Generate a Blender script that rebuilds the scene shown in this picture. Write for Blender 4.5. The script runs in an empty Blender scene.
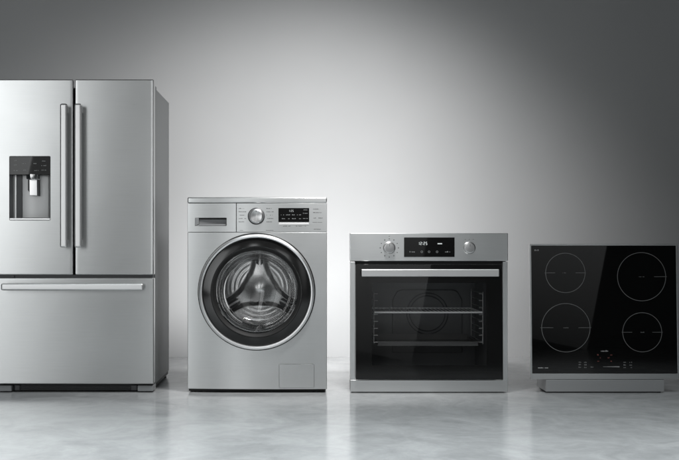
import bpy, bmesh, math, random
from mathutils import Vector, Matrix
random.seed(7)
R = math.radians
S = 0.005                      # metres per photo pixel in the plane of the appliance fronts
D = 4.9                        # camera distance to that plane
CAMX, CAMZ = (300-339.5)*S, (393-242)*S
C = bpy.context.scene.collection
def X(px): return (px-339.5)*S
def Z(py): return (393-py)*S

# ------------------------------------------------------------------ materials
def new_mat(name):
    m = bpy.data.materials.new(name); m.use_nodes = True
    nt = m.node_tree; b = nt.nodes['Principled BSDF']
    return m, nt, b
def pbr(name, col, rough=.5, metal=0., spec=.5, emit=None, es=0., coat=0.):
    m, nt, b = new_mat(name)
    if not isinstance(col, tuple): col = (col, col, col)
    b.inputs['Base Color'].default_value = (*col, 1)
    b.inputs['Roughness'].default_value = rough
    b.inputs['Metallic'].default_value = metal
    b.inputs['Specular IOR Level'].default_value = spec
    b.inputs['Coat Weight'].default_value = coat
    if emit:
        b.inputs['Emission Color'].default_value = (*emit, 1)
        b.inputs['Emission Strength'].default_value = es
    return m
def steel(name, col=.55, rough=.33, aniso=.5, brush='X', streak=.03):
    """brushed stainless: fine streaks along one axis, highlight drawn out across them"""
    m, nt, b = new_mat(name); N = nt.nodes; L = nt.links
    tc = N.new('ShaderNodeTexCoord'); mp = N.new('ShaderNodeMapping')
    mp.inputs['Scale'].default_value = (6, 6, 520) if brush == 'X' else (520, 6, 6)
    L.new(tc.outputs['Object'], mp.inputs['Vector'])
    n = N.new('ShaderNodeTexNoise'); n.inputs['Scale'].default_value = 1.0; n.inputs['Detail'].default_value = 4
    L.new(mp.outputs['Vector'], n.inputs['Vector'])
    n2 = N.new('ShaderNodeTexNoise'); n2.inputs['Scale'].default_value = 5.0; n2.inputs['Detail'].default_value = 5
    L.new(tc.outputs['Object'], n2.inputs['Vector'])
    r = N.new('ShaderNodeMapRange'); r.inputs['To Min'].default_value = rough-.014; r.inputs['To Max'].default_value = rough+.014
    L.new(n.outputs['Fac'], r.inputs['Value'])
    r2 = N.new('ShaderNodeMapRange'); r2.inputs['From Min'].default_value = .3; r2.inputs['From Max'].default_value = .7
    r2.inputs['To Min'].default_value = -.012; r2.inputs['To Max'].default_value = .012
    L.new(n2.outputs['Fac'], r2.inputs['Value'])
    ad = N.new('ShaderNodeMath'); L.new(r.outputs['Result'], ad.inputs[0]); L.new(r2.outputs['Result'], ad.inputs[1])
    L.new(ad.outputs[0], b.inputs['Roughness'])
    cr = N.new('ShaderNodeMapRange'); cr.inputs['From Min'].default_value = .25; cr.inputs['From Max'].default_value = .75
    cr.inputs['To Min'].default_value = col*(1-streak); cr.inputs['To Max'].default_value = col*(1+streak)
    L.new(n.outputs['Fac'], cr.inputs['Value'])
    cc = N.new('ShaderNodeCombineColor')
    for k, f in enumerate((.985, 1.0, 1.0)):
        mu = N.new('ShaderNodeMath'); mu.operation = 'MULTIPLY'; mu.inputs[1].default_value = f
        L.new(cr.outputs['Result'], mu.inputs[0]); L.new(mu.outputs[0], cc.inputs[k])
    L.new(cc.outputs['Color'], b.inputs['Base Color'])
    n3 = N.new('ShaderNodeTexNoise'); n3.inputs['Scale'].default_value = 2.6; n3.inputs['Detail'].default_value = 2
    L.new(tc.outputs['Object'], n3.inputs['Vector'])
    bp = N.new('ShaderNodeBump'); bp.inputs['Strength'].default_value = .5; bp.inputs['Distance'].default_value = .0022
    L.new(n3.outputs['Fac'], bp.inputs['Height']); L.new(bp.outputs[0], b.inputs['Normal'])
    b.inputs['Metallic'].default_value = 1
    b.inputs['Anisotropic'].default_value = aniso
    tg = N.new('ShaderNodeTangent'); tg.direction_type = 'RADIAL'; tg.axis = 'Z'
    L.new(tg.outputs['Tangent'], b.inputs['Tangent'])
    b.inputs['Anisotropic Rotation'].default_value = .25 if brush == 'X' else 0.
    return m
def glass(name, tint=.55, ior=1.5, rough=.0, boost=1.0):
    m = bpy.data.materials.new(name); m.use_nodes = True
    nt = m.node_tree; N = nt.nodes; L = nt.links; N.clear()
    out = N.new('ShaderNodeOutputMaterial'); mix = N.new('ShaderNodeMixShader')
    t = N.new('ShaderNodeBsdfTransparent'); t.inputs['Color'].default_value = (tint, tint, tint, 1)
    g = N.new('ShaderNodeBsdfGlossy'); g.inputs['Roughness'].default_value = rough
    f = N.new('ShaderNodeFresnel'); f.inputs['IOR'].default_value = ior
    mu = N.new('ShaderNodeMath'); mu.operation = 'MULTIPLY'; mu.inputs[1].default_value = boost
    L.new(f.outputs[0], mu.inputs[0]); L.new(mu.outputs[0], mix.inputs[0])
    L.new(t.outputs[0], mix.inputs[1]); L.new(g.outputs[0], mix.inputs[2]); L.new(mix.outputs[0], out.inputs[0])
    return m

M = {}
M['steel']   = steel('brushed_steel', .48, .29, .5, streak=.035)
M['washer']  = steel('silver_panel', .6, .33, .5, streak=.03)
M['bar']     = pbr('satin_bar', .74, .42, 1)
M['chrome']  = pbr('chrome', .8, .12, 1)
M['satin']   = pbr('satin_ring', .86, .33, 1)
M['knobmet'] = pbr('knob_metal', .62, .3, 1)
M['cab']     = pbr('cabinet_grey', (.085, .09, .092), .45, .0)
M['darkgrey']= pbr('dark_plastic', (.045, .047, .05), .45)
M['midgrey'] = pbr('mid_plastic', (.2, .205, .21), .42)
M['black']   = pbr('black_gasket', .006, .6)
M['gloss']   = pbr('black_gloss', .006, .03, 0, .3)
M['enamel']  = pbr('oven_enamel', (.15, .155, .16), .35, 0, .5)
M['enameldk']= pbr('oven_enamel_dark', (.13, .133, .137), .35)
M['ovenglass'] = glass('oven_glass', .95, boost=.48)
M['washglass'] = glass('washer_glass', .97, boost=.7)
M['hob']     = pbr('hob_glass', .0035, .02, 0, .5)
M['mark']    = pbr('white_print', .6, .5)
M['markdim'] = pbr('grey_print', .2, .5)
M['markdk']  = pbr('dark_print', .07, .5)
M['ring']    = pbr('hob_ring_print', .13, .5)
M['red']     = pbr('red_led', (.12, .03, .025), .4, emit=(1, .4, .35), es=.012)
M['led']     = pbr('white_led', .3, .4, emit=(.9, 1, 1), es=.42)
M['leddim']  = pbr('dim_led', .12, .4, emit=(.9, 1, 1), es=.07)
M['ledmid']  = pbr('mid_led', .2, .4, emit=(.9, 1, 1), es=.16)
M['rackmet'] = pbr('rack_wire', .92, .35, .05)
M['railmet'] = pbr('rail_wire', .34, .35, .4)
M['stand']   = pbr('stand_paint', (.38, .385, .39), .4, .3)
M['frame']   = steel('frame_steel', .71, .31, .5)
M['drum']    = pbr('drum_steel', .55, .2, 1)
M['star']    = pbr('pressed_star_steel', .72, .27, 1)
M['rim']     = pbr('smoked_rim', .008, .13, 0, .6)

def drum_wall_mat():
    m, nt, b = new_mat('perforated_drum'); N = nt.nodes; L = nt.links
    b.inputs['Metallic'].default_value = 1; b.inputs['Roughness'].default_value = .25
    tc = N.new('ShaderNodeTexCoord'); v = N.new('ShaderNodeTexVoronoi'); v.inputs['Scale'].default_value = 75
    v.inputs['Randomness'].default_value = .15
    L.new(tc.outputs['Object'], v.inputs['Vector'])
    r = N.new('ShaderNodeMapRange'); r.inputs['From Min'].default_value = .22; r.inputs['From Max'].default_value = .3
    r.inputs['To Min'].default_value = .02; r.inputs['To Max'].default_value = .5
    L.new(v.outputs['Distance'], r.inputs['Value']); L.new(r.outputs['Result'], b.inputs['Base Color'])
    return m
M['drumwall'] = drum_wall_mat()

def floor_mat():
    m, nt, b = new_mat('polished_concrete'); N = nt.nodes; L = nt.links
    tc = N.new('ShaderNodeTexCoord'); mp = N.new('ShaderNodeMapping'); mp.inputs['Scale'].default_value = (1.1, 1.1, 1)
    L.new(tc.outputs['Object'], mp.inputs['Vector'])
    a = N.new('ShaderNodeTexNoise'); a.inputs['Scale'].default_value = 3.0; a.inputs['Detail'].default_value = 9
    a.inputs['Roughness'].default_value = .62; a.inputs['Distortion'].default_value = 1.4
    L.new(mp.outputs[0], a.inputs['Vector'])
    f = N.new('ShaderNodeTexNoise'); f.inputs['Scale'].default_value = 17; f.inputs['Detail'].default_value = 8
    f.inputs['Roughness'].default_value = .7
    L.new(mp.outputs[0], f.inputs['Vector'])
    mx = N.new('ShaderNodeMix'); mx.inputs[0].default_value = .28
    L.new(a.outputs['Fac'], mx.inputs[2]); L.new(f.outputs['Fac'], mx.inputs[3])
    cr = N.new('ShaderNodeValToRGB')
    cr.color_ramp.elements[0].position = .3; cr.color_ramp.elements[0].color = (.34, .347, .352, 1)
    cr.color_ramp.elements[1].position = .7; cr.color_ramp.elements[1].color = (.56, .568, .573, 1)
    L.new(mx.outputs[0], cr.inputs[0]); L.new(cr.outputs[0], b.inputs['Base Color'])
    rr = N.new('ShaderNodeMapRange'); rr.inputs['From Min'].default_value = .3; rr.inputs['From Max'].default_value = .7
    rr.inputs['To Min'].default_value = .1; rr.inputs['To Max'].default_value = .2
    L.new(mx.outputs[0], rr.inputs['Value']); L.new(rr.outputs['Result'], b.inputs['Roughness'])
    bp = N.new('ShaderNodeBump'); bp.inputs['Strength'].default_value = .03; bp.inputs['Distance'].default_value = .002
    L.new(mx.outputs[0], bp.inputs['Height']); L.new(bp.outputs[0], b.inputs['Normal'])
    b.inputs['Specular IOR Level'].default_value = .5
    return m
def wall_mat():
    m, nt, b = new_mat('painted_backdrop'); N = nt.nodes; L = nt.links
    tc = N.new('ShaderNodeTexCoord')
    a = N.new('ShaderNodeTexNoise'); a.inputs['Scale'].default_value = 1.3; a.inputs['Detail'].default_value = 6
    L.new(tc.outputs['Object'], a.inputs['Vector'])
    cr = N.new('ShaderNodeValToRGB')
    cr.color_ramp.elements[0].position = .3; cr.color_ramp.elements[0].color = (.425, .432, .436, 1)
    cr.color_ramp.elements[1].position = .7; cr.color_ramp.elements[1].color = (.455, .46, .464, 1)
    L.new(a.outputs['Fac'], cr.inputs[0]); L.new(cr.outputs[0], b.inputs['Base Color'])
    b.inputs['Roughness'].default_value = .85; b.inputs['Specular IOR Level'].default_value = .2
    g = N.new('ShaderNodeTexNoise'); g.inputs['Scale'].default_value = 160; g.inputs['Detail'].default_value = 3
    L.new(tc.outputs['Object'], g.inputs['Vector'])
    bp = N.new('ShaderNodeBump'); bp.inputs['Strength'].default_value = .05; bp.inputs['Distance'].default_value = .001
    L.new(g.outputs['Fac'], bp.inputs['Height']); L.new(bp.outputs[0], b.inputs['Normal'])
    return m

# ------------------------------------------------------------------ mesh helpers
def link(bm, name, mat, parent=None, angle=28, smooth=True):
    bmesh.ops.recalc_face_normals(bm, faces=bm.faces[:])
    me = bpy.data.meshes.new(name); bm.to_mesh(me); bm.free()
    me.materials.append(mat)
    if smooth:
        me.polygons.foreach_set('use_smooth', [True]*len(me.polygons)); me.set_sharp_from_angle(angle=R(angle))
    o = bpy.data.objects.new(name, me); C.objects.link(o)
    if parent: o.parent = parent
    return o
def BM(): return bmesh.new()
def bevel(bm, geom_edges, off, seg=3):
    if off > 0: bmesh.ops.bevel(bm, geom=geom_edges, offset=off, segments=seg, profile=.5, affect='EDGES')
def box(bm, x0, x1, y0, y1, z0, z1, b=0., seg=3):
    t = bmesh.new()
    bmesh.ops.create_cube(t, size=1)
    for v in t.verts:
        v.co = Vector(((x0+x1)/2+v.co.x*(x1-x0), (y0+y1)/2+v.co.y*(y1-y0), (z0+z1)/2+v.co.z*(z1-z0)))
    bevel(t, t.edges[:], b, seg)
    join(bm, t)
def join(bm, t):
    me = bpy.data.meshes.new('t'); t.to_mesh(me); t.free(); bm.from_mesh(me); bpy.data.meshes.remove(me)
def slab(bm, x0, x1, z0, z1, yb, f=lambda x: 0., b=.002, n=24, seg=3):
    """panel whose front follows y=f(x), flat back at yb"""
    t = bmesh.new(); cols = []
    for i in range(n+1):
        x = x0+(x1-x0)*i/n
        cols.append([t.verts.new(p) for p in ((x, f(x), z0), (x, f(x), z1), (x, yb, z1), (x, yb, z0))])
    for a, c in zip(cols, cols[1:]):
        for k in range(4):
            t.faces.new((a[k], c[k], c[(k+1) % 4], a[(k+1) % 4]))
    t.faces.new(cols[0]); t.faces.new(cols[-1])
    bmesh.ops.recalc_face_normals(t, faces=t.faces[:])
    es = [e for e in t.edges if len(e.link_faces) == 2 and e.calc_face_angle() > 1.0]
    bevel(t, es, b, seg)
    join(bm, t)
def lathe(bm, cx, cz, prof, seg=96, closed=False):
    rows = []
    for r, y in prof:
        if r < 1e-6: rows.append([bm.verts.new((cx, y, cz))]); continue
        rows.append([bm.verts.new((cx+r*math.cos(2*math.pi*k/seg), y, cz+r*math.sin(2*math.pi*k/seg))) for k in range(seg)])
    pairs = list(zip(rows, rows[1:]))
    if closed: pairs.append((rows[-1], rows[0]))
    for a, c in pairs:
        for k in range(seg):
            k2 = (k+1) % seg
            if len(a) == 1: bm.faces.new((a[0], c[k], c[k2]))
            elif len(c) == 1: bm.faces.new((a[k], a[k2], c[0]))
            else: bm.faces.new((a[k], a[k2], c[k2], c[k]))
def torus(bm, cx, cy, cz, r, t, seg=96, m=8):
    lathe(bm, cx, cz, [(r+t*math.cos(2*math.pi*k/m), cy+t*math.sin(2*math.pi*k/m)) for k in range(m)], seg, True)
def tube(bm, pts, r, m=10):
    pts = [Vector(p) for p in pts]; rings = []
    for i, p in enumerate(pts):
        d = (pts[min(i+1, len(pts)-1)]-pts[max(i-1, 0)]).normalized()
        u = d.cross(Vector((0, 0, 1)) if abs(d.z) < .9 else Vector((1, 0, 0))).normalized(); w = d.cross(u)
        rings.append([bm.verts.new(p+r*(math.cos(2*math.pi*k/m)*u+math.sin(2*math.pi*k/m)*w)) for k in range(m)])
    for a, c in zip(rings, rings[1:]):
        for k in range(m): bm.faces.new((a[k], a[(k+1) % m], c[(k+1) % m], c[k]))
    bm.faces.new(rings[0]); bm.faces.new(rings[-1])
def prism(bm, pts, y0, y1, b=0., seg=2):
    t = bmesh.new()
    a = [t.verts.new((x, y0, z)) for x, z in pts]; c = [t.verts.new((x, y1, z)) for x, z in pts]
    fa = t.faces.new(a); t.faces.new(c[::-1])
    n = len(pts)
    for k in range(n): t.faces.new((a[k], a[(k+1) % n], c[(k+1) % n], c[k]))
    if b: bevel(t, list(fa.edges), b, seg)
    join(bm, t)
def rrect(x0, x1, z0, z1, r, n=6):
    out = []
    for cx, cz, a0 in ((x1-r, z1-r, 0), (x0+r, z1-r, 90), (x0+r, z0+r, 180), (x1-r, z0+r, 270)):
        for k in range(n+1):
            a = R(a0+90*k/n); out.append((cx+r*math.cos(a), cz+r*math.sin(a)))
    return out
def cut(o, cutter_bm):
    c = link(cutter_bm, 'cutter', M['black']); c.parent = o
    md = o.modifiers.new('b', 'BOOLEAN'); md.operation = 'DIFFERENCE'; md.object = c; md.solver = 'EXACT'
    dg = bpy.context.evaluated_depsgraph_get(); dg.update()
    me = bpy.data.meshes.new_from_object(o.evaluated_get(dg))
    o.modifiers.remove(md); old = o.data; name = old.name; o.data = me; bpy.data.meshes.remove(old); me.name = name
    cm = c.data; bpy.data.objects.remove(c); bpy.data.meshes.remove(cm)
    me.set_sharp_from_angle(angle=R(28))
def bend(o, f):
    for v in o.data.vertices: v.co.y += f(v.co.x)
def scribble(bm, x0, x1, z, h, y, t=.0005):
    """a line of print too small to read: short strokes of uneven length"""
    x = x0
    while x < x1-.0008:
        w = min(random.uniform(.4, 1.1)*h, x1-x)
        hh = h*random.choice((.7, .7, 1))
        if random.random() > .16: box(bm, x, x+w, y-t, y, z-h/2, z-h/2+hh)
        x += w+h*.28
def line(name, mat, parent, x0, x1, z, h, y, f=None):
    bm = BM(); scribble(bm, x0, x1, z, h, y)
    if not bm.verts: box(bm, x0, x1, y-.0005, y, z-h/4, z+h/4)
    o = link(bm, name, mat, parent)
    if f: bend(o, f)
    return o
def text(body, size, x, y, z, mat, name, parent, align='CENTER', stretch=1.0):
    cu = bpy.data.curves.new(name, 'FONT'); cu.body = body; cu.size = size; cu.align_x = align; cu.align_y = 'CENTER'
    cu.extrude = .0003
    t = bpy.data.objects.new('t', cu); C.objects.link(t)
    dg = bpy.context.evaluated_depsgraph_get(); dg.update()
    me = bpy.data.meshes.new_from_object(t.evaluated_get(dg))
    bpy.data.objects.remove(t); bpy.data.curves.remove(cu)
    me.transform(Matrix.Translation((x, y, z)) @ Matrix.Rotation(R(90), 4, 'X') @ Matrix.Diagonal((stretch, 1, 1, 1)))
    me.materials.clear(); me.materials.append(mat); me.name = name
    o = bpy.data.objects.new(name, me); C.objects.link(o); o.parent = parent
    return o
SEG7 = {'0': 'abcdef', '1': 'bc', '2': 'abged', '3': 'abgcd', '4': 'fgbc', '5': 'afgcd', '6': 'afgedc', '7': 'abc', '8': 'abcdefg', '9': 'abfgcd', '-': 'g'}
def seg7(bm, s, x, z, h, y):
    w = h*.52; t = h*.14
    for ch in s:
        if ch == ':':
            for q in (.22, -.22): box(bm, x, x+t, y-.0004, y, z+q*h-t/2, z+q*h+t/2)
            x += t+h*.2; continue
        if ch == ' ': x += h*.4; continue
        for k in SEG7[ch]:
            if k in 'agd':
                zz = {'a': z+h/2-t, 'g': z-t/2, 'd': z-h/2}[k]; box(bm, x+t*.6, x+w-t*.6, y-.0004, y, zz, zz+t)
            else:
                xx = x if k in 'fe' else x+w-t
                z0, z1 = (z+t*.5, z+h/2-t*.7) if k in 'fb' else (z-h/2+t*.7, z-t*.5)
                box(bm, xx, xx+t, y-.0004, y, z0, z1)
        x += w+h*.2
    return x
def thing(name, label, cat, loc):
    o = bpy.data.objects.new(name, None); C.objects.link(o); o.location = loc
    o.empty_display_size = .1; o['label'] = label; o['category'] = cat
    return o

# ------------------------------------------------------------------ setting
bm = BM(); WY = 1.534
box(bm, -9, 9, -12, WY+.3, -.2, 0)
fl = link(bm, 'floor', floor_mat(), smooth=False); fl['kind'] = 'structure'; fl['label'] = 'pale polished concrete studio floor under the appliances'
bm = BM(); box(bm, -9, 9, WY, WY+.2, -.1, 6)
wl = link(bm, 'wall', wall_mat(), smooth=False); wl['kind'] = 'structure'; wl['label'] = 'plain grey studio wall behind the appliances'

# ------------------------------------------------------------------ refrigerator
def refrigerator():
    cx = X(74); t = thing('refrigerator', 'tall stainless steel french door refrigerator with water dispenser in its left door', 'refrigerator', (cx, 0, 0))
    x = lambda px: X(px)-cx
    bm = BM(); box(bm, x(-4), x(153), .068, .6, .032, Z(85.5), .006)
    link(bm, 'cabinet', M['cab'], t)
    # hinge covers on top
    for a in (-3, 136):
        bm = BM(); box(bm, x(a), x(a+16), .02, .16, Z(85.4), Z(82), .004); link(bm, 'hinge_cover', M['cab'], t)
    bm = BM(); box(bm, x(-3.5), x(152.5), .058, .075, .06, Z(88), 0)
    link(bm, 'door_gasket', M['black'], t)
    def curve(a, b, s):
        m, h = (a+b)/2, (b-a)/2
        return lambda q: s*((q-m)/h)**2
    def handle(parent, px0, px1, py0, py1, vert):
        bm = BM(); x0, x1, z0, z1 = x(px0), x(px1), Z(py1), Z(py0)
        if vert:
            prism_pts = []
            box(bm, x0, x1, -.060, -.034, z0, z1, .0095, 6)
            for q in (z0+.012, z1-.04): box(bm, x0+.006, x1-.006, -.04, .004, q, q+.028, .003)
        else:
            box(bm, x0, x1, -.060, -.034, z0, z1, .0095, 6)
            for q in (x0+.012, x1-.042): box(bm, q, q+.03, -.04, .004, z0+.006, z1-.006, .003)
        return link(bm, 'handle', M['bar'], parent)
    # doors
    bm = BM(); slab(bm, x(-5), x(73.1), Z(274.9), Z(79.3), .056, curve(x(-5), x(73.1), .0008), .006)
    dl = link(bm, 'door', M['steel'], t)
    bm = BM(); prism(bm, rrect(x(9.2), x(50.5), Z(220.5), Z(156), .006), -.05, .05); cut(dl, bm)
    handle(dl, 62.6, 69.6, 105, 247.5, True)
    bm = BM(); slab(bm, x(74.9), x(153.6), Z(274.9), Z(79.3), .056, curve(x(74.9), x(153.6), .0008), .006)
    dr = link(bm, 'door', M['steel'], t)
    handle(dr, 76.8, 83.8, 105, 247.5, True)
    # dispenser
    x0, x1, z0, z1, zm = x(9.2), x(50.5), Z(220.5), Z(156), Z(175)
    bm = BM()
    prof = [(x0+.001, .004), (x0+.004, .05), (x0+.045, .054), (x0+.06, .053)]
    n = 14
    for k in range(n+1):
        u = k/n; prof.append((x0+.062+u*(x1-x0-.085), .053-.008*math.sin(u*math.pi)))
    prof += [(x1-.018, .053), (x1-.004, .05), (x1-.001, .004)]
    a = [bm.verts.new((p, q, z0+.012)) for p, q in prof]; c = [bm.verts.new((p, q, zm+.004)) for p, q in prof]
    for k in range(len(prof)-1): bm.faces.new((a[k], a[k+1], c[k+1], c[k]))
    link(bm, 'dispenser_recess', M['midgrey'], dl, 40)
    for a, b in ((x0+.022, x0+.052), (x1-.018, x1-.006)):
        bm = BM(); slab(bm, a, b, z0+.013, zm, .053, lambda q: .044, .001, 2); link(bm, 'recess_trim', M['darkgrey'], dl)
    bm = BM(); slab(bm, x0+.056, x1-.021, z0+.014, zm, .0515, lambda q: .034+.35*(q-(x0+x1)/2-.012)**2*6, .002, 16)
    link(bm, 'back_plate', pbr('dispenser_plate', .62, .4, .25), dl)
    bm = BM(); box(bm, x0+.001, x1-.001, -.002, .05, z0+.001, z0+.013, .003)
    link(bm, 'drip_tray', M['bar'], dl)
    bm = BM(); box(bm, x0+.0005, x1-.0005, -.003, .052, zm, z1-.0005, .003)
    cp = link(bm, 'control_panel', M['gloss'], dl)
    bm = BM()
    for px, py, w in ((16, 160.5, .016), (24, 163.5, .02), (16, 170.5, .02), (25, 170, .016), (36, 163.5, .022), (44, 161, .018), (44, 165.5, .024), (36.5, 170.5, .02), (44, 170, .024), (15.5, 165, .012)):
        line('panel_icon', M['leddim'], dl, x(px)-w/2, x(px)+w/2, Z(py), .0045, -.0032)
    bm = BM(); mx = x(32.8)
    lathe_z(bm, mx, .012, [(.0, zm-.024), (.028, zm-.024), (.034, zm-.02), (.036, zm-.004), (.036, zm+.002)])
    link(bm, 'nozzle', M['chrome'], dl)
    bm = BM(); prism(bm, [(mx-.019, Z(195.5)), (mx+.021, Z(195.5)), (mx+.02, zm-.02), (mx-.02, zm-.02)], .006, .016, .003)
    link(bm, 'paddle', M['knobmet'], dl)
    bm = BM(); prism(bm, [(mx+.0215, Z(195.8)), (mx+.029, Z(195.8)), (mx+.028, zm-.02), (mx+.0205, zm-.02)], .01, .03, .002); link(bm, 'paddle_bracket', M['darkgrey'], dl)
    bm = BM(); prism(bm, [(mx-.028, Z(190)), (mx-.0205, Z(192)), (mx-.0205, zm-.02), (mx-.028, zm-.02)], .01, .03, .002)
    link(bm, 'paddle_bracket', M['darkgrey'], dl)
    # freezer drawer
    bm = BM(); slab(bm, x(-5), x(153.6), Z(384.2), Z(278), .056, curve(x(-5), x(153.6), .0012), .006)
    dw = link(bm, 'freezer_drawer', M['steel'], t)
    handle(dw, 4.2, 145, 283, 290, False)
    bm = BM(); box(bm, x(-4), x(152.5), .012, .056, Z(278.2), Z(275), 0); box(bm, x(11), x(14), .004, .03, Z(277.6), Z(275.6), .001)
    link(bm, 'hinge_strip', M['darkgrey'], t)
    # toe kick
    bm = BM(); box(bm, x(10), x(138), .05, .07, .008, .034, 0)
    for k in range(4): box(bm, x(17), x(131), .034, .05, .0095+k*.0062, .0125+k*.0062, .0006)
    box(bm, x(13), x(18), .03, .05, .008, .034, .002); box(bm, x(130), x(136), .03, .05, .008, .034, .002)
    link(bm, 'base_grille', M['darkgrey'], t)
    for a, b in ((-4.5, 10.8), (137, 153)):
        bm = BM(); box(bm, x(a), x(b), .012, .1, .006, .036, .005); link(bm, 'foot_cover', M['midgrey'], t)
    for a in (1, 147):
        for y in (.06, .55):
            bm = BM(); lathe_z(bm, x(a), y, [(0, 0), (.022, 0), (.022, .008), (.012, .01), (.012, .034)], 24); link(bm, 'foot', M['black'], t)
    bm = BM(); box(bm, x(-3), x(152), .1, .6, .014, .031, .002); link(bm, 'base_rail', M['black'], t)
def lathe_z(bm, cx, cy, prof, seg=32):
    rows = []
    for r, z in prof:
        if r < 1e-6: rows.append([bm.verts.new((cx, cy, z))]); continue
        rows.append([bm.verts.new((cx+r*math.cos(2*math.pi*k/seg), cy+r*math.sin(2*math.pi*k/seg), z)) for k in range(seg)])
    for a, c in zip(rows, rows[1:]):
        for k in range(seg):
            k2 = (k+1) % seg
            if len(a) == 1: bm.faces.new((a[0], c[k2], c[k]))
            else: bm.faces.new((a[k], a[k2], c[k2], c[k]))
refrigerator()

# ------------------------------------------------------------------ washing machine
def washing_machine():
    cx = X(257); t = thing('washing_machine', 'silver front loading washing machine with round black rimmed glass door', 'washing machine', (cx, 0, 0))
    x = lambda px: X(px)-cx
    hw = 70*S; sag = .021
    f = lambda q: (sag if q < 0 else sag*.2)*(abs(q)/hw)**2.2
    x0, x1 = -hw, hw
    dcx, dcz = x(256.6), Z(291.8)
    bm = BM(); box(bm, x0+.001, x1-.001, .045, .62, .014, Z(200), .004)
    cab = link(bm, 'cabinet', M['washer'], t)
    bm = BM(); lathe(bm, dcx, dcz, [(0, .0), (.255, 0), (.255, .5), (0, .5)]); cut(cab, bm)
    bm = BM(); slab(bm, x0, x1, .018, Z(232.3), .046, f, .003, 32)
    fp = link(bm, 'front_panel', M['washer'], t)
    bm = BM(); lathe(bm, dcx, dcz, [(0, -.1), (.268, -.1), (.268, .1), (0, .1)]); cut(fp, bm)
    bm = BM(); prism(bm, rrect(x(279), x(314.4), Z(388), Z(364), .006), -.05, .02)
    prism_cut = bm; cut(fp, prism_cut)
    bm = BM(); slab(bm, x(279)+.0012, x(314.4)-.0012, Z(388)+.0012, Z(364)-.0012, .03, lambda q: f(q)+.0004, .001, 8)
    fl = link(bm, 'filter_flap', M['washer'], t)
    # top lid
    bm = BM(); slab(bm, x0, x1, Z(202.9), Z(197.2), .62, lambda q: f(q)-.002, .006, 32, 4)
    link(bm, 'lid', M['washer'], t)
    # control panel
    bm = BM(); slab(bm, x(236.5), x1, Z(232.0), Z(203.2), .046, f, .0018, 24)
    cp = link(bm, 'control_panel', M['washer'], t)
    # detergent drawer
    bm = BM(); slab(bm, x0, x(236.1), Z(232.0), Z(203.2), .046, f, .0018, 16)
    dd = link(bm, 'detergent_drawer', M['washer'], t)
    bm = BM(); prism(bm, rrect(x(194.6), x(226.6), Z(226), Z(217.6), .004), -.05, .032); cut(dd, bm)
    bm = BM(); prism(bm, [(x(194.8), Z(225.8)), (x(198.5), Z(224.2)), (x(198.5), Z(217.8)), (x(194.8), Z(217.8))], .012, .031, .001)
    prism(bm, [(x(198.6), Z(225.8)), (x(226.4), Z(225.8)), (x(226.4), Z(224)), (x(198.6), Z(224))], .01, .031, .001)
    prism(bm, [(x(198.6), Z(224)), (x(226.4), Z(224)), (x(226.4), Z(219.4)), (x(198.6), Z(219.4))], .024, .0312, .001)
    link(bm, 'grip', M['midgrey'], dd)
    bm = BM(); box(bm, x(194.8), x(226.4), .02, .0315, Z(219.3), Z(217.8), .001); link(bm, 'grip_shade_strip', M['black'], dd)  # black strip stands in for shade under the recess's upper edge
    # programme dial
    kx, kz = x(256.3), Z(216.2)
    bm = BM(); lathe(bm, kx, kz, [(.0425, .002), (.0425, -.003), (.040, -.006), (.036, -.008), (.034, 0)], 64)
    dial = None
    db = link(bm, 'dial_bezel', M['darkgrey'], t)
    bm = BM(); lathe(bm, kx, kz, [(.037, 0), (.0365, -.02), (.034, -.025), (.029, -.0275), (.026, -.0265), (.012, -.0235), (0, -.0228)], 64)
    dial = link(bm, 'dial', M['knobmet'], t)
    bm = BM(); box(bm, kx-.001, kx+.001, -.0285, -.026, kz+.02, kz+.031, .0004); link(bm, 'pointer', M['markdk'], dial)
    bm = BM()
    for k in range(5):
        z = Z(208.4+k*3.35)
        line('programme_label', M['markdk'], t, x(238.8), x(246.2 if k % 2 else 245.4), z, .0042, -.0002, f)
        line('programme_label', M['markdk'], t, x(266.4), x(273.6 if k % 2 else 272.4), z, .0042, -.0002, f)
    line('programme_label', M['markdk'], t, x(239), x(243), Z(230.3), .003, -.0002, f); line('programme_label', M['markdk'], t, x(266), x(274), Z(230.3), .003, -.0002, f)
    for px, py, w in ((313, 209, 7), (313, 212.5, 8.5), (313.5, 218, 4), (318.5, 218, 4), (313, 229.2, 8), (283, 226, 8), (296, 226, 10)):
        line('button_label', M['markdk'], t, x(px), x(px+w), Z(py), .0038, -.0002, f)
    for px in (312.6, 317.6):
        bm = BM(); box(bm, x(px), x(px+4.6), -.0006, -.0002, Z(222.4), Z(222.1)); bend(link(bm, 'button_line', M['markdk'], t), f)
    # display
    yb = f(x(294))
    bm = BM(); box(bm, x(278.4), x(309.2), yb-.003, yb+.012, Z(222), Z(208), .0015)
    ds = link(bm, 'display', M['gloss'], t)
    bm = BM(); xe = seg7(bm, '1:25', x(288.5), Z(210.9), .011, yb-.0031); link(bm, 'digits', M['ledmid'], ds)
    bm = BM()
    for px, py, w in ((281, 214.8, 3), (286, 214.8, 4), (292, 214.8, 3), (297, 214.8, 4), (303, 213.2, 4.6), (303.5, 209.8, 4), (281, 218.6, 4), (287, 218.6, 2.6), (292, 218.6, 4), (298, 218.6, 3), (303, 218.4, 5)):
        line('display_icon', M['leddim'], ds, x(px), x(px+w), Z(py), .0042, yb-.0031)
    bm = BM(); box(bm, x(278.8), x(308.8), yb-.0015, yb+.01, Z(224.6), Z(222.4), .001); link(bm, 'display_trim', pbr('pale_trim', .55, .4), t)
    # ---- door
    bm = BM(); lathe(bm, dcx, dcz, [(.2675, .044), (.2675, -.006), (.2925, -.006), (.2945, -.002), (.2945, .02)], 128)
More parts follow.
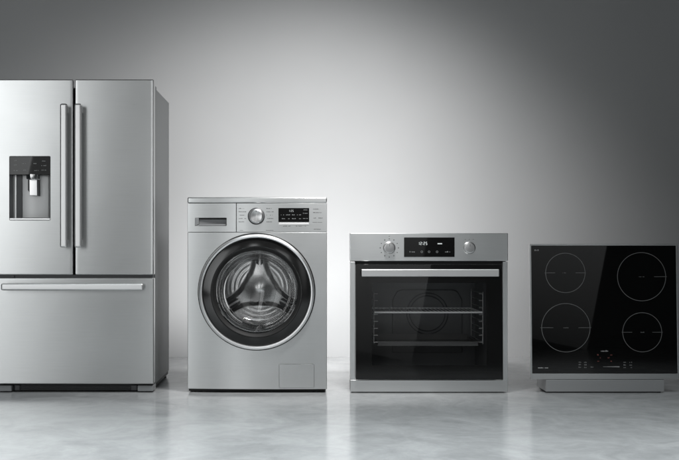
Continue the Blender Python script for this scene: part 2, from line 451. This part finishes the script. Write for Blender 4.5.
    link(bm, 'door_surround', M['gloss'], t)
    bm = BM(); lathe(bm, dcx, dcz, [(.289, .0), (.289, -.016), (.286, -.023), (.279, -.0265), (.272, -.025), (.2695, -.019), (.2695, 0)], 128)
    door = link(bm, 'door', M['satin'], t)
    bm = BM(); lathe(bm, dcx, dcz, [(.2692, 0), (.2692, -.013), (.2672, -.0155), (.248, -.0215), (.2285, -.0255), (.2265, -.0245), (.226, .02)], 128)
    link(bm, 'door_rim', M['rim'], door)
    bm = BM(); lathe(bm, dcx, dcz, [(.2258, .0), (.2258, -.0235), (.222, -.0225), (.2105, -.009), (.2085, .0), (.208, .04)], 128)
    link(bm, 'rim_lip', M['black'], door)
    # glass bowl
    bm = BM()
    lathe(bm, dcx, dcz, [(.2082, -.002), (.204, .008), (.196, .035), (.188, .075), (.174, .108), (.15, .13), (.105, .146), (.05, .153), (0, .155)], 128)
    link(bm, 'glass_bowl', M['washglass'], door)
    bm = BM(); torus(bm, dcx, .004, dcz, .2055, .0024, 128)
    link(bm, 'bowl_edge', M['washglass2'], door)
    # gasket and drum
    bm = BM(); lathe(bm, dcx, dcz, [(.246, .05), (.238, .06), (.228, .085), (.230, .1), (.236, .11), (.246, .112)], 96)
    link(bm, 'gasket', M['darkgrey'], t)
    bm = BM(); lathe(bm, dcx, dcz, [(.236, .113), (.247, .125), (.2475, .40), (.235, .415)], 96)
    drum = link(bm, 'drum', M['drumwall'], t)
    bm = BM(); lathe(bm, dcx, dcz, [(.246, .40), (.222, .412), (.17, .405), (.12, .408), (.08, .412), (0, .414)], 96)
    link(bm, 'drum_back', M['drum'], drum)
    for r in (.214, .207):
        bm = BM(); torus(bm, dcx, .405, dcz, r, .0026, 96); link(bm, 'drum_ring', M['drum'], drum)
    # pressed three armed star with a domed hub, one continuous sheet
    def sm(e0, e1, q):
        q = min(1, max(0, (q-e0)/(e1-e0))); return q*q*(3-2*q)
    def height(px, pz):
        r = math.hypot(px, pz); best = 9
        for k in range(3):
            a = R(90+120*k); u = px*math.cos(a)+pz*math.sin(a); v = abs(-px*math.sin(a)+pz*math.cos(a))
            if u < -.02: continue
            w_ = .033+.060*max(0, 1-max(u-.015, 0)/.15)**2.0
            best = min(best, v-w_)
        best = min(best, r-.06)
        h = .022*(1-sm(-.016, .008, best))
        h += .004*math.exp(-((best-.001)/.0042)**2)           # rolled lip along the star
        h += .018*math.exp(-(r/.055)**2) + .012*(1-(r/.21)**2)
        h += .0006*math.sin((r-.1)*260)*sm(.012, .03, best)       # pressed rings between the arms
        return h
    bm = BM(); nr, na = 64, 216; rows = []
    for q in range(nr+1):
        r = .212*q/nr
        if q == 0: rows.append([bm.verts.new((dcx, .405-height(0, 0), dcz))]); continue
        rows.append([bm.verts.new((dcx+r*math.cos(2*math.pi*k/na), .405-height(r*math.cos(2*math.pi*k/na), r*math.sin(2*math.pi*k/na)), dcz+r*math.sin(2*math.pi*k/na))) for k in range(na)])
    for q, (a, c) in enumerate(zip(rows, rows[1:])):
        for k in range(na):
            if q == 0: bm.faces.new((a[0], c[k], c[(k+1) % na]))
            else: bm.faces.new((a[k], a[(k+1) % na], c[(k+1) % na], c[k]))
    link(bm, 'drum_star', M['star'], drum, 180)
    for k in range(3):
        a = R(90+120*k); d = Vector((math.cos(a), math.sin(a))); s = Vector((-d.y, d.x))
        for sg in (-1, 1):
            q = [d*.125+s*sg*.006, d*.2+s*sg*.005, d*.2+s*sg*.019, d*.135+s*sg*.019]
            bm = BM(); prism(bm, [(dcx+p.x, dcz+p.y) for p in (q if sg < 0 else q[::-1])], .362, .38, .002)
            link(bm, 'star_slot', M['darkgrey'], drum)
    for k in range(3):
        a = R(30+120*k); d = Vector((math.cos(a), math.sin(a))); s = Vector((-d.y, d.x))
        q = [d*.246+s*.04, d*.246-s*.04, d*.205-s*.012, d*.2, d*.205+s*.012]
        bm = BM(); prism(bm, [(dcx+p.x, dcz+p.y) for p in q], .17, .37, .006); link(bm, 'paddle', M['drum'], drum)
    bm = BM(); lathe(bm, dcx, dcz, [(.2545, .046), (.2545, .45), (0, .45)], 48); link(bm, 'tub', M['black'], t)
    # base
    bm = BM(); box(bm, x0+.006, x1-.006, .03, .6, .006, .016, 0); link(bm, 'plinth', M['black'], t)
    for a in (x0+.05, x1-.05):
        for y in (.06, .56):
            bm = BM(); lathe_z(bm, a, y, [(0, 0), (.022, 0), (.022, .006), (.013, .007), (.013, .016)], 24); link(bm, 'foot', M['black'], t)
M['washglass2'] = glass('bowl_edge_glass', .6, 1.9, .05, 3)
washing_machine()

# ------------------------------------------------------------------ oven
def oven():
    cx = X(429); t = thing('oven', 'built-in stainless steel oven with black glass door, bar handle and two knobs', 'oven', (cx, 0, 0))
    x = lambda px: X(px)-cx
    sg = .002; hw = 79*S
    f = lambda q: sg*(q/hw)**2
    # outer steel frame round the door
    for a, b in ((350.3, 355.2), (503, 507.8)):
        bm = BM(); box(bm, x(a), x(b), .0035, .05, .012, Z(261.8), .0015); link(bm, 'side_trim', M['frame'], t)
    bm = BM(); slab(bm, x(350.3), x(507.8), Z(392), Z(380.2), .05, lambda q: f(q)+.001, .002)
    link(bm, 'bottom_trim', M['frame'], t)
    bm = BM(); slab(bm, x(350), x(508.2), Z(261), Z(233.2), .06, f, .0035, 32)
    link(bm, 'control_panel', M['frame'], t)
    # carcass behind the front, narrower than it
    bm = BM()
    box(bm, x(360), x(364), .052, .56, .02, Z(238), .002); box(bm, x(494), x(498), .052, .56, .02, Z(238), .002)
    box(bm, x(364), x(494), .062, .56, Z(242), Z(238), .0); box(bm, x(364), x(494), .052, .56, .02, .035, .0)
    box(bm, x(364), x(494), .555, .56, .035, Z(242), .0)
    link(bm, 'carcass', M['midgrey'], t)
    for a in (x(368), x(490)):
        for y in (.1, .5):
            bm = BM(); lathe_z(bm, a, y, [(0, 0), (.018, 0), (.018, .006), (.018, .021)], 20); link(bm, 'foot', M['black'], t)
    bm = BM(); box(bm, x(352), x(506), .03, .09, .003, .0065, 0); box(bm, x(352), x(506), .06, .09, .003, .018, 0); link(bm, 'base_strip', M['black'], t)
    bm = BM(); box(bm, x(351), x(507), .03, .058, Z(264.5), Z(261.2), 0); link(bm, 'panel_gap', M['black'], t)
    # display
    bm = BM(); box(bm, x(404), x(454.6), -.003, .02, Z(257), Z(237.4), .002); ds = link(bm, 'display', M['gloss'], t)
    bm = BM(); xe = seg7(bm, '12:25', x(417.8), Z(243.4), .0155, -.0031); link(bm, 'digits', M['led'], ds)
    bm = BM(); box(bm, x(437.5), x(442), -.0035, -.0031, Z(244.2), Z(243.2)); link(bm, 'status_bar', M['led'], ds)
    bm = BM()
    for px, w in ((408.5, 2), (411.5, 3.4), (445, 3.6), (449.4, 1)): line('touch_icon', M['leddim'], ds, x(px), x(px+w), Z(251.8), .006, -.0031)
    for px in (421.7, 429, 437):
        bm = BM(); lathe(bm, x(px), Z(251.8), [(.0055, -.0031), (.0055, -.0035), (.0036, -.0035), (.0036, -.0031)], 20); link(bm, 'touch_icon', M['leddim'], ds)
    # knobs
    for px in (389.3, 469.3):
        kx, kz = x(px), Z(248)
        bm = BM(); lathe(bm, kx, kz, [(.031, .004), (.031, -.002), (.0285, -.004), (.027, -.004)], 48)
        kb = link(bm, 'knob', M['knobmet'], t)
        bm = BM(); lathe(bm, kx, kz, [(.0272, 0), (.0268, -.018), (.025, -.0215), (.021, -.023), (.0, -.022)], 48); link(bm, 'cap', M['knobmet'], kb)
        bm = BM(); box(bm, kx-.0009, kx+.0009, -.0238, -.0215, kz+.008, kz+.02, .0003); link(bm, 'pointer', M['markdk'], kb)
    bm = BM(); kx, kz = x(389.3), Z(248)
    for k in range(12):
        a = R(90+30*k); r = .0455; px, pz = kx+r*math.cos(a), kz+r*math.sin(a)
        w = .0026
        box(bm, px-w, px+w, -.0006, .0004, pz-w*.7, pz+w*.7)
        if k % 2: box(bm, px-w, px+w, -.0006, .0004, pz+w*1.0, pz+w*1.4)
    box(bm, kx-.003, kx+.003, -.0006, .0004, kz+.058, kz+.060)
    bend(link(bm, 'dial_print', M['markdk'], t), lambda q: f(q)-.0002); bm = BM()
    kx = x(469.3)
    for dx in (-.02, .0, .02): box(bm, kx+dx-.003, kx+dx+.003, -.0006, .0004, kz+.042, kz+.0436)
    bend(link(bm, 'dial_print', M['markdk'], t), lambda q: f(q)-.0002)
    # door, hinged at its foot and tilted back so its glass mirrors the softboxes
    hinge_z = Z(379.4)
    def lean(o):
        o.data.transform(Matrix.Translation((0, 0, hinge_z)) @ Matrix.Rotation(R(LEAN), 4, 'X') @ Matrix.Translation((0, 0, -hinge_z)))
        return o
    LEAN = -2.6
    gx0, gx1, gz0, gz1 = x(355.7), x(502.5), Z(379.4), Z(264.4)
    wx0, wx1, wz0, wz1 = x(371.8), x(486.5), Z(365.2), Z(283)
    bm = BM(); box(bm, gx0, wx0, -.014, -.004, gz0, gz1); box(bm, wx1, gx1, -.014, -.004, gz0, gz1)
    box(bm, wx0, wx1, -.014, -.004, wz1, gz1); box(bm, wx0, wx1, -.014, -.004, gz0, wz0)
    door = lean(link(bm, 'door', M['doorblack'], t))
    bm = BM(); box(bm, gx0, gx1, -.020, -.0155, gz0, gz1, .0015)
    lean(link(bm, 'glass', M['ovenglass'], door))
    bm = BM(); hz0, hz1 = Z(276.3), Z(269)
    box(bm, x(361), x(497.5), -.048, -.032, hz0, hz1, .004, 4)
    for q in (x(364), x(490)): box(bm, q, q+.024, -.036, .012, hz0+.007, hz1-.007, .002)
    link(bm, 'handle', M['bar'], door)
    # cavity
    cx0, cx1, cz0, cz1, cy0, cy1 = x(366.5), x(491.5), .06, Z(275), .07, .46
    bm = BM()
    box(bm, cx0-.003, cx0, cy0, cy1, cz0, cz1); box(bm, cx1, cx1+.003, cy0, cy1, cz0, cz1)
    box(bm, cx0, cx1, cy0, cy1, cz1, cz1+.003); box(bm, cx0, cx1, cy0, cy1, cz0-.003, cz0); box(bm, cx0, cx1, cy1, cy1+.003, cz0, cz1)
    cav = link(bm, 'cavity', M['enamel'], t)
    mx = .05
    bm = BM()
    pts = [(-.19, .11), (-.19, .40), (-.165, .445), (-.14, .455), (.14, .455), (.165, .445), (.19, .40), (.19, .11)]
    prism(bm, [(mx+a, b+.04) for a, b in pts], .446, .46, .006); link(bm, 'rear_panel', M['enameldk'], cav)
    bm = BM()
    for r in (.112, .096): torus(bm, mx, .444, .365, r, .0026, 64, 6)
    link(bm, 'fan_grille', M['darkgrey'], cav)
    for sgn, qx in ((1, -.2695), (-1, .285)):
        bm = BM()
        for y in (.085, .42): tube(bm, [(qx, y, Z(345.5)), (qx, y, Z(293))], .0026, 8)
        for k in range(8):
            z = Z(344)+k*(Z(294.5)-Z(344))/7
            tube(bm, [(qx, .085, z), (qx, .42, z)], .002, 8)
            tube(bm, [(qx-sgn*.002, .082, z), (qx+sgn*.02, .082, z)], .0024, 8)
        link(bm, 'side_rail', M['railmet'], cav)
    bm = BM(); z = Z(313.6); rx0, rx1 = -.266, .281
    tube(bm, [(rx0, .088, z), (rx1, .088, z)], .005, 10); tube(bm, [(rx0, .41, z), (rx1, .41, z)], .003, 8)
    tube(bm, [(rx0, .088, z), (rx0, .41, z)], .003, 8); tube(bm, [(rx1, .088, z), (rx1, .41, z)], .003, 8)
    for k in range(1, 26): q = rx0+(rx1-rx0)*k/26; tube(bm, [(q, .088, z+.002), (q, .41, z+.002)], .0014, 6)
    link(bm, 'wire_rack', M['rackmet'], t)
    bm = BM(); z0 = Z(348)
    box(bm, rx0+.02, rx1-.02, .1, .4, z0, z0+.003, .001)
    box(bm, rx0+.02, rx1-.02, .097, .1, z0, z0+.022, .001); box(bm, rx0+.02, rx1-.02, .4, .403, z0, z0+.034, .001)
    box(bm, rx0+.017, rx0+.02, .097, .403, z0, z0+.022, .001); box(bm, rx1-.02, rx1-.017, .097, .403, z0, z0+.022, .001)
    box(bm, rx0+.002, rx1-.002, .088, .097, z0+.019, z0+.022, .001)
    link(bm, 'baking_tray', M['traygrey'], t)
M['doorblack'] = pbr('door_black_print', .006, .35, 0, .2)
M['traygrey'] = pbr('tray_enamel', .12, .35, .3)
oven()

# ------------------------------------------------------------------ cooktop and its stand
def cooktop():
    cx = X(605.4); lean = 2.0
    t = thing('cooktop', 'black glass induction cooktop with four ringed zones propped upright in a thin steel frame', 'cooktop', (cx, 0.004, .0665))
    t.rotation_euler = (R(-lean), 0, 0)
    k = 1.010
    x = lambda px: (X(px)-cx)*k
    z0 = lambda py: (380-py)*S*k/math.cos(R(lean))
    bm = BM(); fx0, fx1, ft, fb = x(531.7), x(678.9), z0(245.6), z0(379.8)
    gx0, gx1, gt, gb = x(533.3), x(677.3), z0(247.2), z0(374.2)
    box(bm, fx0, gx0, 0, .02, fb, ft, .0012); box(bm, gx1, fx1, 0, .02, fb, ft, .0012)
    box(bm, gx0, gx1, 0.0003, .02, gt, ft-.0003, .001); box(bm, gx0, gx1, .0003, .02, fb+.0003, gb, .001)
    link(bm, 'frame', M['frame'], t)
    bm = BM(); box(bm, gx0+.0004, gx1-.0004, .0012, .012, gb+.0004, gt-.0004, .0006); gl = link(bm, 'glass', M['hob'], t)
    bm = BM(); box(bm, gx0+.03, gx1-.03, .0205, .05, gb+.02, gt-.03, .004); link(bm, 'heater_box', M['darkgrey'], t)
    y = .0011
    def zone(px, py, r, ticks):
        bm = BM(); R_ = r*S*k; a, c = x(px), z0(py)
        lathe(bm, a, c, [(R_+.0014, y), (R_+.0014, y-.0004), (R_-.0014, y-.0004), (R_-.0014, y)], 120, True)
        for s_ in ticks: 
            b0, b1 = sorted((a+s_*R_*1.05, a+s_*R_*.52)); box(bm, b0, b1, y-.0004, y, c-.0011, c+.0011)
        scribble(bm, a-.013, a+.013, c, .0045, y)
        link(bm, 'cooking_zone', M['ring'], gl)
    zone(567, 274.4, 19.6, (-1, 1)); zone(567, 328.8, 24, (-1, 1)); zone(642.8, 278.2, 24, (1,)); zone(642.8, 333.3, 19.4, (-1, 1))
    bm = BM(); a = x(538.6)
    line('corner_print', M['markdim'], gl, a-.011, a+.013, z0(251.8), .0075, y); line('corner_print', M['mark'], gl, x(538.4), x(549), z0(368.4), .0045, y)
    bm = BM()
    line('lock_label', M['ledhob'], gl, x(601.6), x(608.6), z0(351.8), .008, y)
    lathe_bar(bm, x(603.5), x(619.6), z0(367.4), y)
    link(bm, 'power_slider', M['ledhob'], gl)
    bm = BM()
    for px, py in ((580.4, 365.2), (580.4, 367.8), (580.6, 362.8), (586, 363), (586, 365.4), (586, 368), (592.5, 367.6), (625, 363), (631, 363), (625, 365.6), (631, 365.6), (625, 368), (631, 368)):
        line('control_key', M['markdim'], gl, x(px)-.006, x(px)+.006, z0(py), .006, y)
    bm = BM()
    for px, py in ((598.8, 355.6), (601.5, 358.4), (599, 361.8), (612, 355.6), (609.2, 358.4), (612, 361.8)):
        line('zone_digit', M['red'], gl, x(px)-.005, x(px)+.004, z0(py), .007, y)
    # stand
    s = thing('display_stand', 'low grey metal stand under the upright black glass cooktop', 'stand', (cx, 0, 0))
    x = lambda px: X(px)-cx
    bm = BM(); box(bm, x(546), x(664.3), 0, .19, .006, .0655, .002); link(bm, 'stand_box', M['stand'], s)
    bm = BM(); box(bm, x(549), x(661), .006, .184, 0, .0058, 0); link(bm, 'base_pad', M['black'], s)
    # easel strut behind the plate
    bm = BM(); 
    for q in (-.2, .2):
        bm = BM(); box(bm, q-.012, q+.012, .135, .15, .064, .36, .002); box(bm, q-.012, q+.012, .065, .149, .34, .355, .002); link(bm, 'back_strut', M['stand'], s)
def lathe_bar(bm, a, b, z, y):
    pts = [(a, z-.0008), (b, z-.003), (b+.002, z), (b, z+.003), (a, z+.0008)]
    prism(bm, pts, y-.0004, y)
M['ledhob'] = pbr('hob_white_print', .26, .5)
cooktop()

# ------------------------------------------------------------------ lamps
def area(name, loc, target, w, h, L, spread=180, roll=0, col=(.972, .994, 1)):
    l = bpy.data.lights.new(name, 'AREA'); l.shape = 'RECTANGLE'; l.size = w; l.size_y = h
    l.energy = L*math.pi*w*h; l.spread = R(spread); l.color = col
    o = bpy.data.objects.new(name, l); C.objects.link(o); o.location = loc
    q = (Vector(target)-Vector(loc)).to_track_quat('-Z', 'Y')
    o.rotation_euler = (q.to_matrix().to_4x4() @ Matrix.Rotation(R(roll), 4, 'Z')).to_euler()
    return o
def graded(o, low):
    """softbox graded so its reflection in the glass fades downward: brightest at the upper edge"""
    l = o.data; l.use_nodes = True; N = l.node_tree.nodes; L = l.node_tree.links
    e = N['Emission']; g = N.new('ShaderNodeNewGeometry'); sp = N.new('ShaderNodeSeparateXYZ'); r = N.new('ShaderNodeMapRange')
    L.new(g.outputs['Parametric'], sp.inputs[0]); L.new(sp.outputs['Y'], r.inputs['Value'])
    r.inputs['To Min'].default_value = low; r.inputs['To Max'].default_value = 1
    L.new(r.outputs['Result'], e.inputs['Strength'])
# softboxes in a row behind the camera: the steel and the glass mirror them
area('softbox', (-4.05, -5.5, 1.9), (-2.6, 0, 1.3), 2.0, 3.4, .56, spread=75, roll=-12)
area('softbox', (-2.6, -5.55, 1.9), (-1.8, 0, 1.3), .8, 3.4, .16, spread=75, roll=-12)
area('softbox', (-1.02, -5.5, 1.8), (-1.02, 0, 1.3), .42, 3.2, 1.75, spread=120, roll=-8)
graded(area('softbox', (.81, -5.5, 1.5), (.81, 0, 1.5), .96, 2.9, 2.0, roll=-12), .06)
graded(area('softbox', (2.73, -5.5, 1.5), (2.73, 0, 1.5), .85, 2.9, .9, roll=-12), .1)
# overhead softbox for the floor
area('overhead_softbox', (-.3, -2.0, 3.3), (-.3, -1.75, 0), 5.0, 1.3, 2.95, spread=70, col=(.925, .982, 1))
for o in list(C.objects):
    if o.type == 'MESH' and 'kind' not in o:
        md = o.modifiers.new('weighted_normal', 'WEIGHTED_NORMAL'); md.keep_sharp = True; md.weight = 80
# background lamps: one above the frame, one added low behind the appliances to brighten the lower wall
l = bpy.data.lights.new('background_spot', 'SPOT'); l.energy = 252; l.spot_size = 2*.94; l.spot_blend = 1; l.shadow_soft_size = .2
l.color = (1, .992, .985); o = bpy.data.objects.new('background_spot', l); C.objects.link(o); o.location = (.1, -.6, 2.07)
o.rotation_euler = (Vector((-.22, WY, .41))-o.location).to_track_quat('-Z', 'Y').to_euler()
area('background_fill_strip', (-.15, .68, .42), (-.15, WY, .55), 1.4, .32, 9.0, spread=170, col=(1, 1, 1))

w = bpy.data.worlds.new('World'); bpy.context.scene.world = w; w.use_nodes = True
w.node_tree.nodes['Background'].inputs[0].default_value = (.8, .95, 1, 1); w.node_tree.nodes['Background'].inputs[1].default_value = .013

# ------------------------------------------------------------------ camera
cd = bpy.data.cameras.new('camera'); cam = bpy.data.objects.new('camera', cd); C.objects.link(cam)
cam.location = (CAMX, -D, CAMZ); cam.rotation_euler = (R(90), 0, 0)
cd.sensor_width = 36; cd.lens = 36*(D/S)/679
cd.shift_x = (339.5-300)/679; cd.shift_y = (242-230)/679
cd.clip_end = 100
sc = bpy.context.scene; sc.camera = cam
sc.view_settings.view_transform = 'Standard'; sc.view_settings.look = 'None'
sc.view_settings.exposure = 0; sc.view_settings.gamma = 1
sc.cycles.max_bounces = 10; sc.cycles.transparent_max_bounces = 16; sc.cycles.caustics_reflective = False
sc.cycles.use_denoising = True
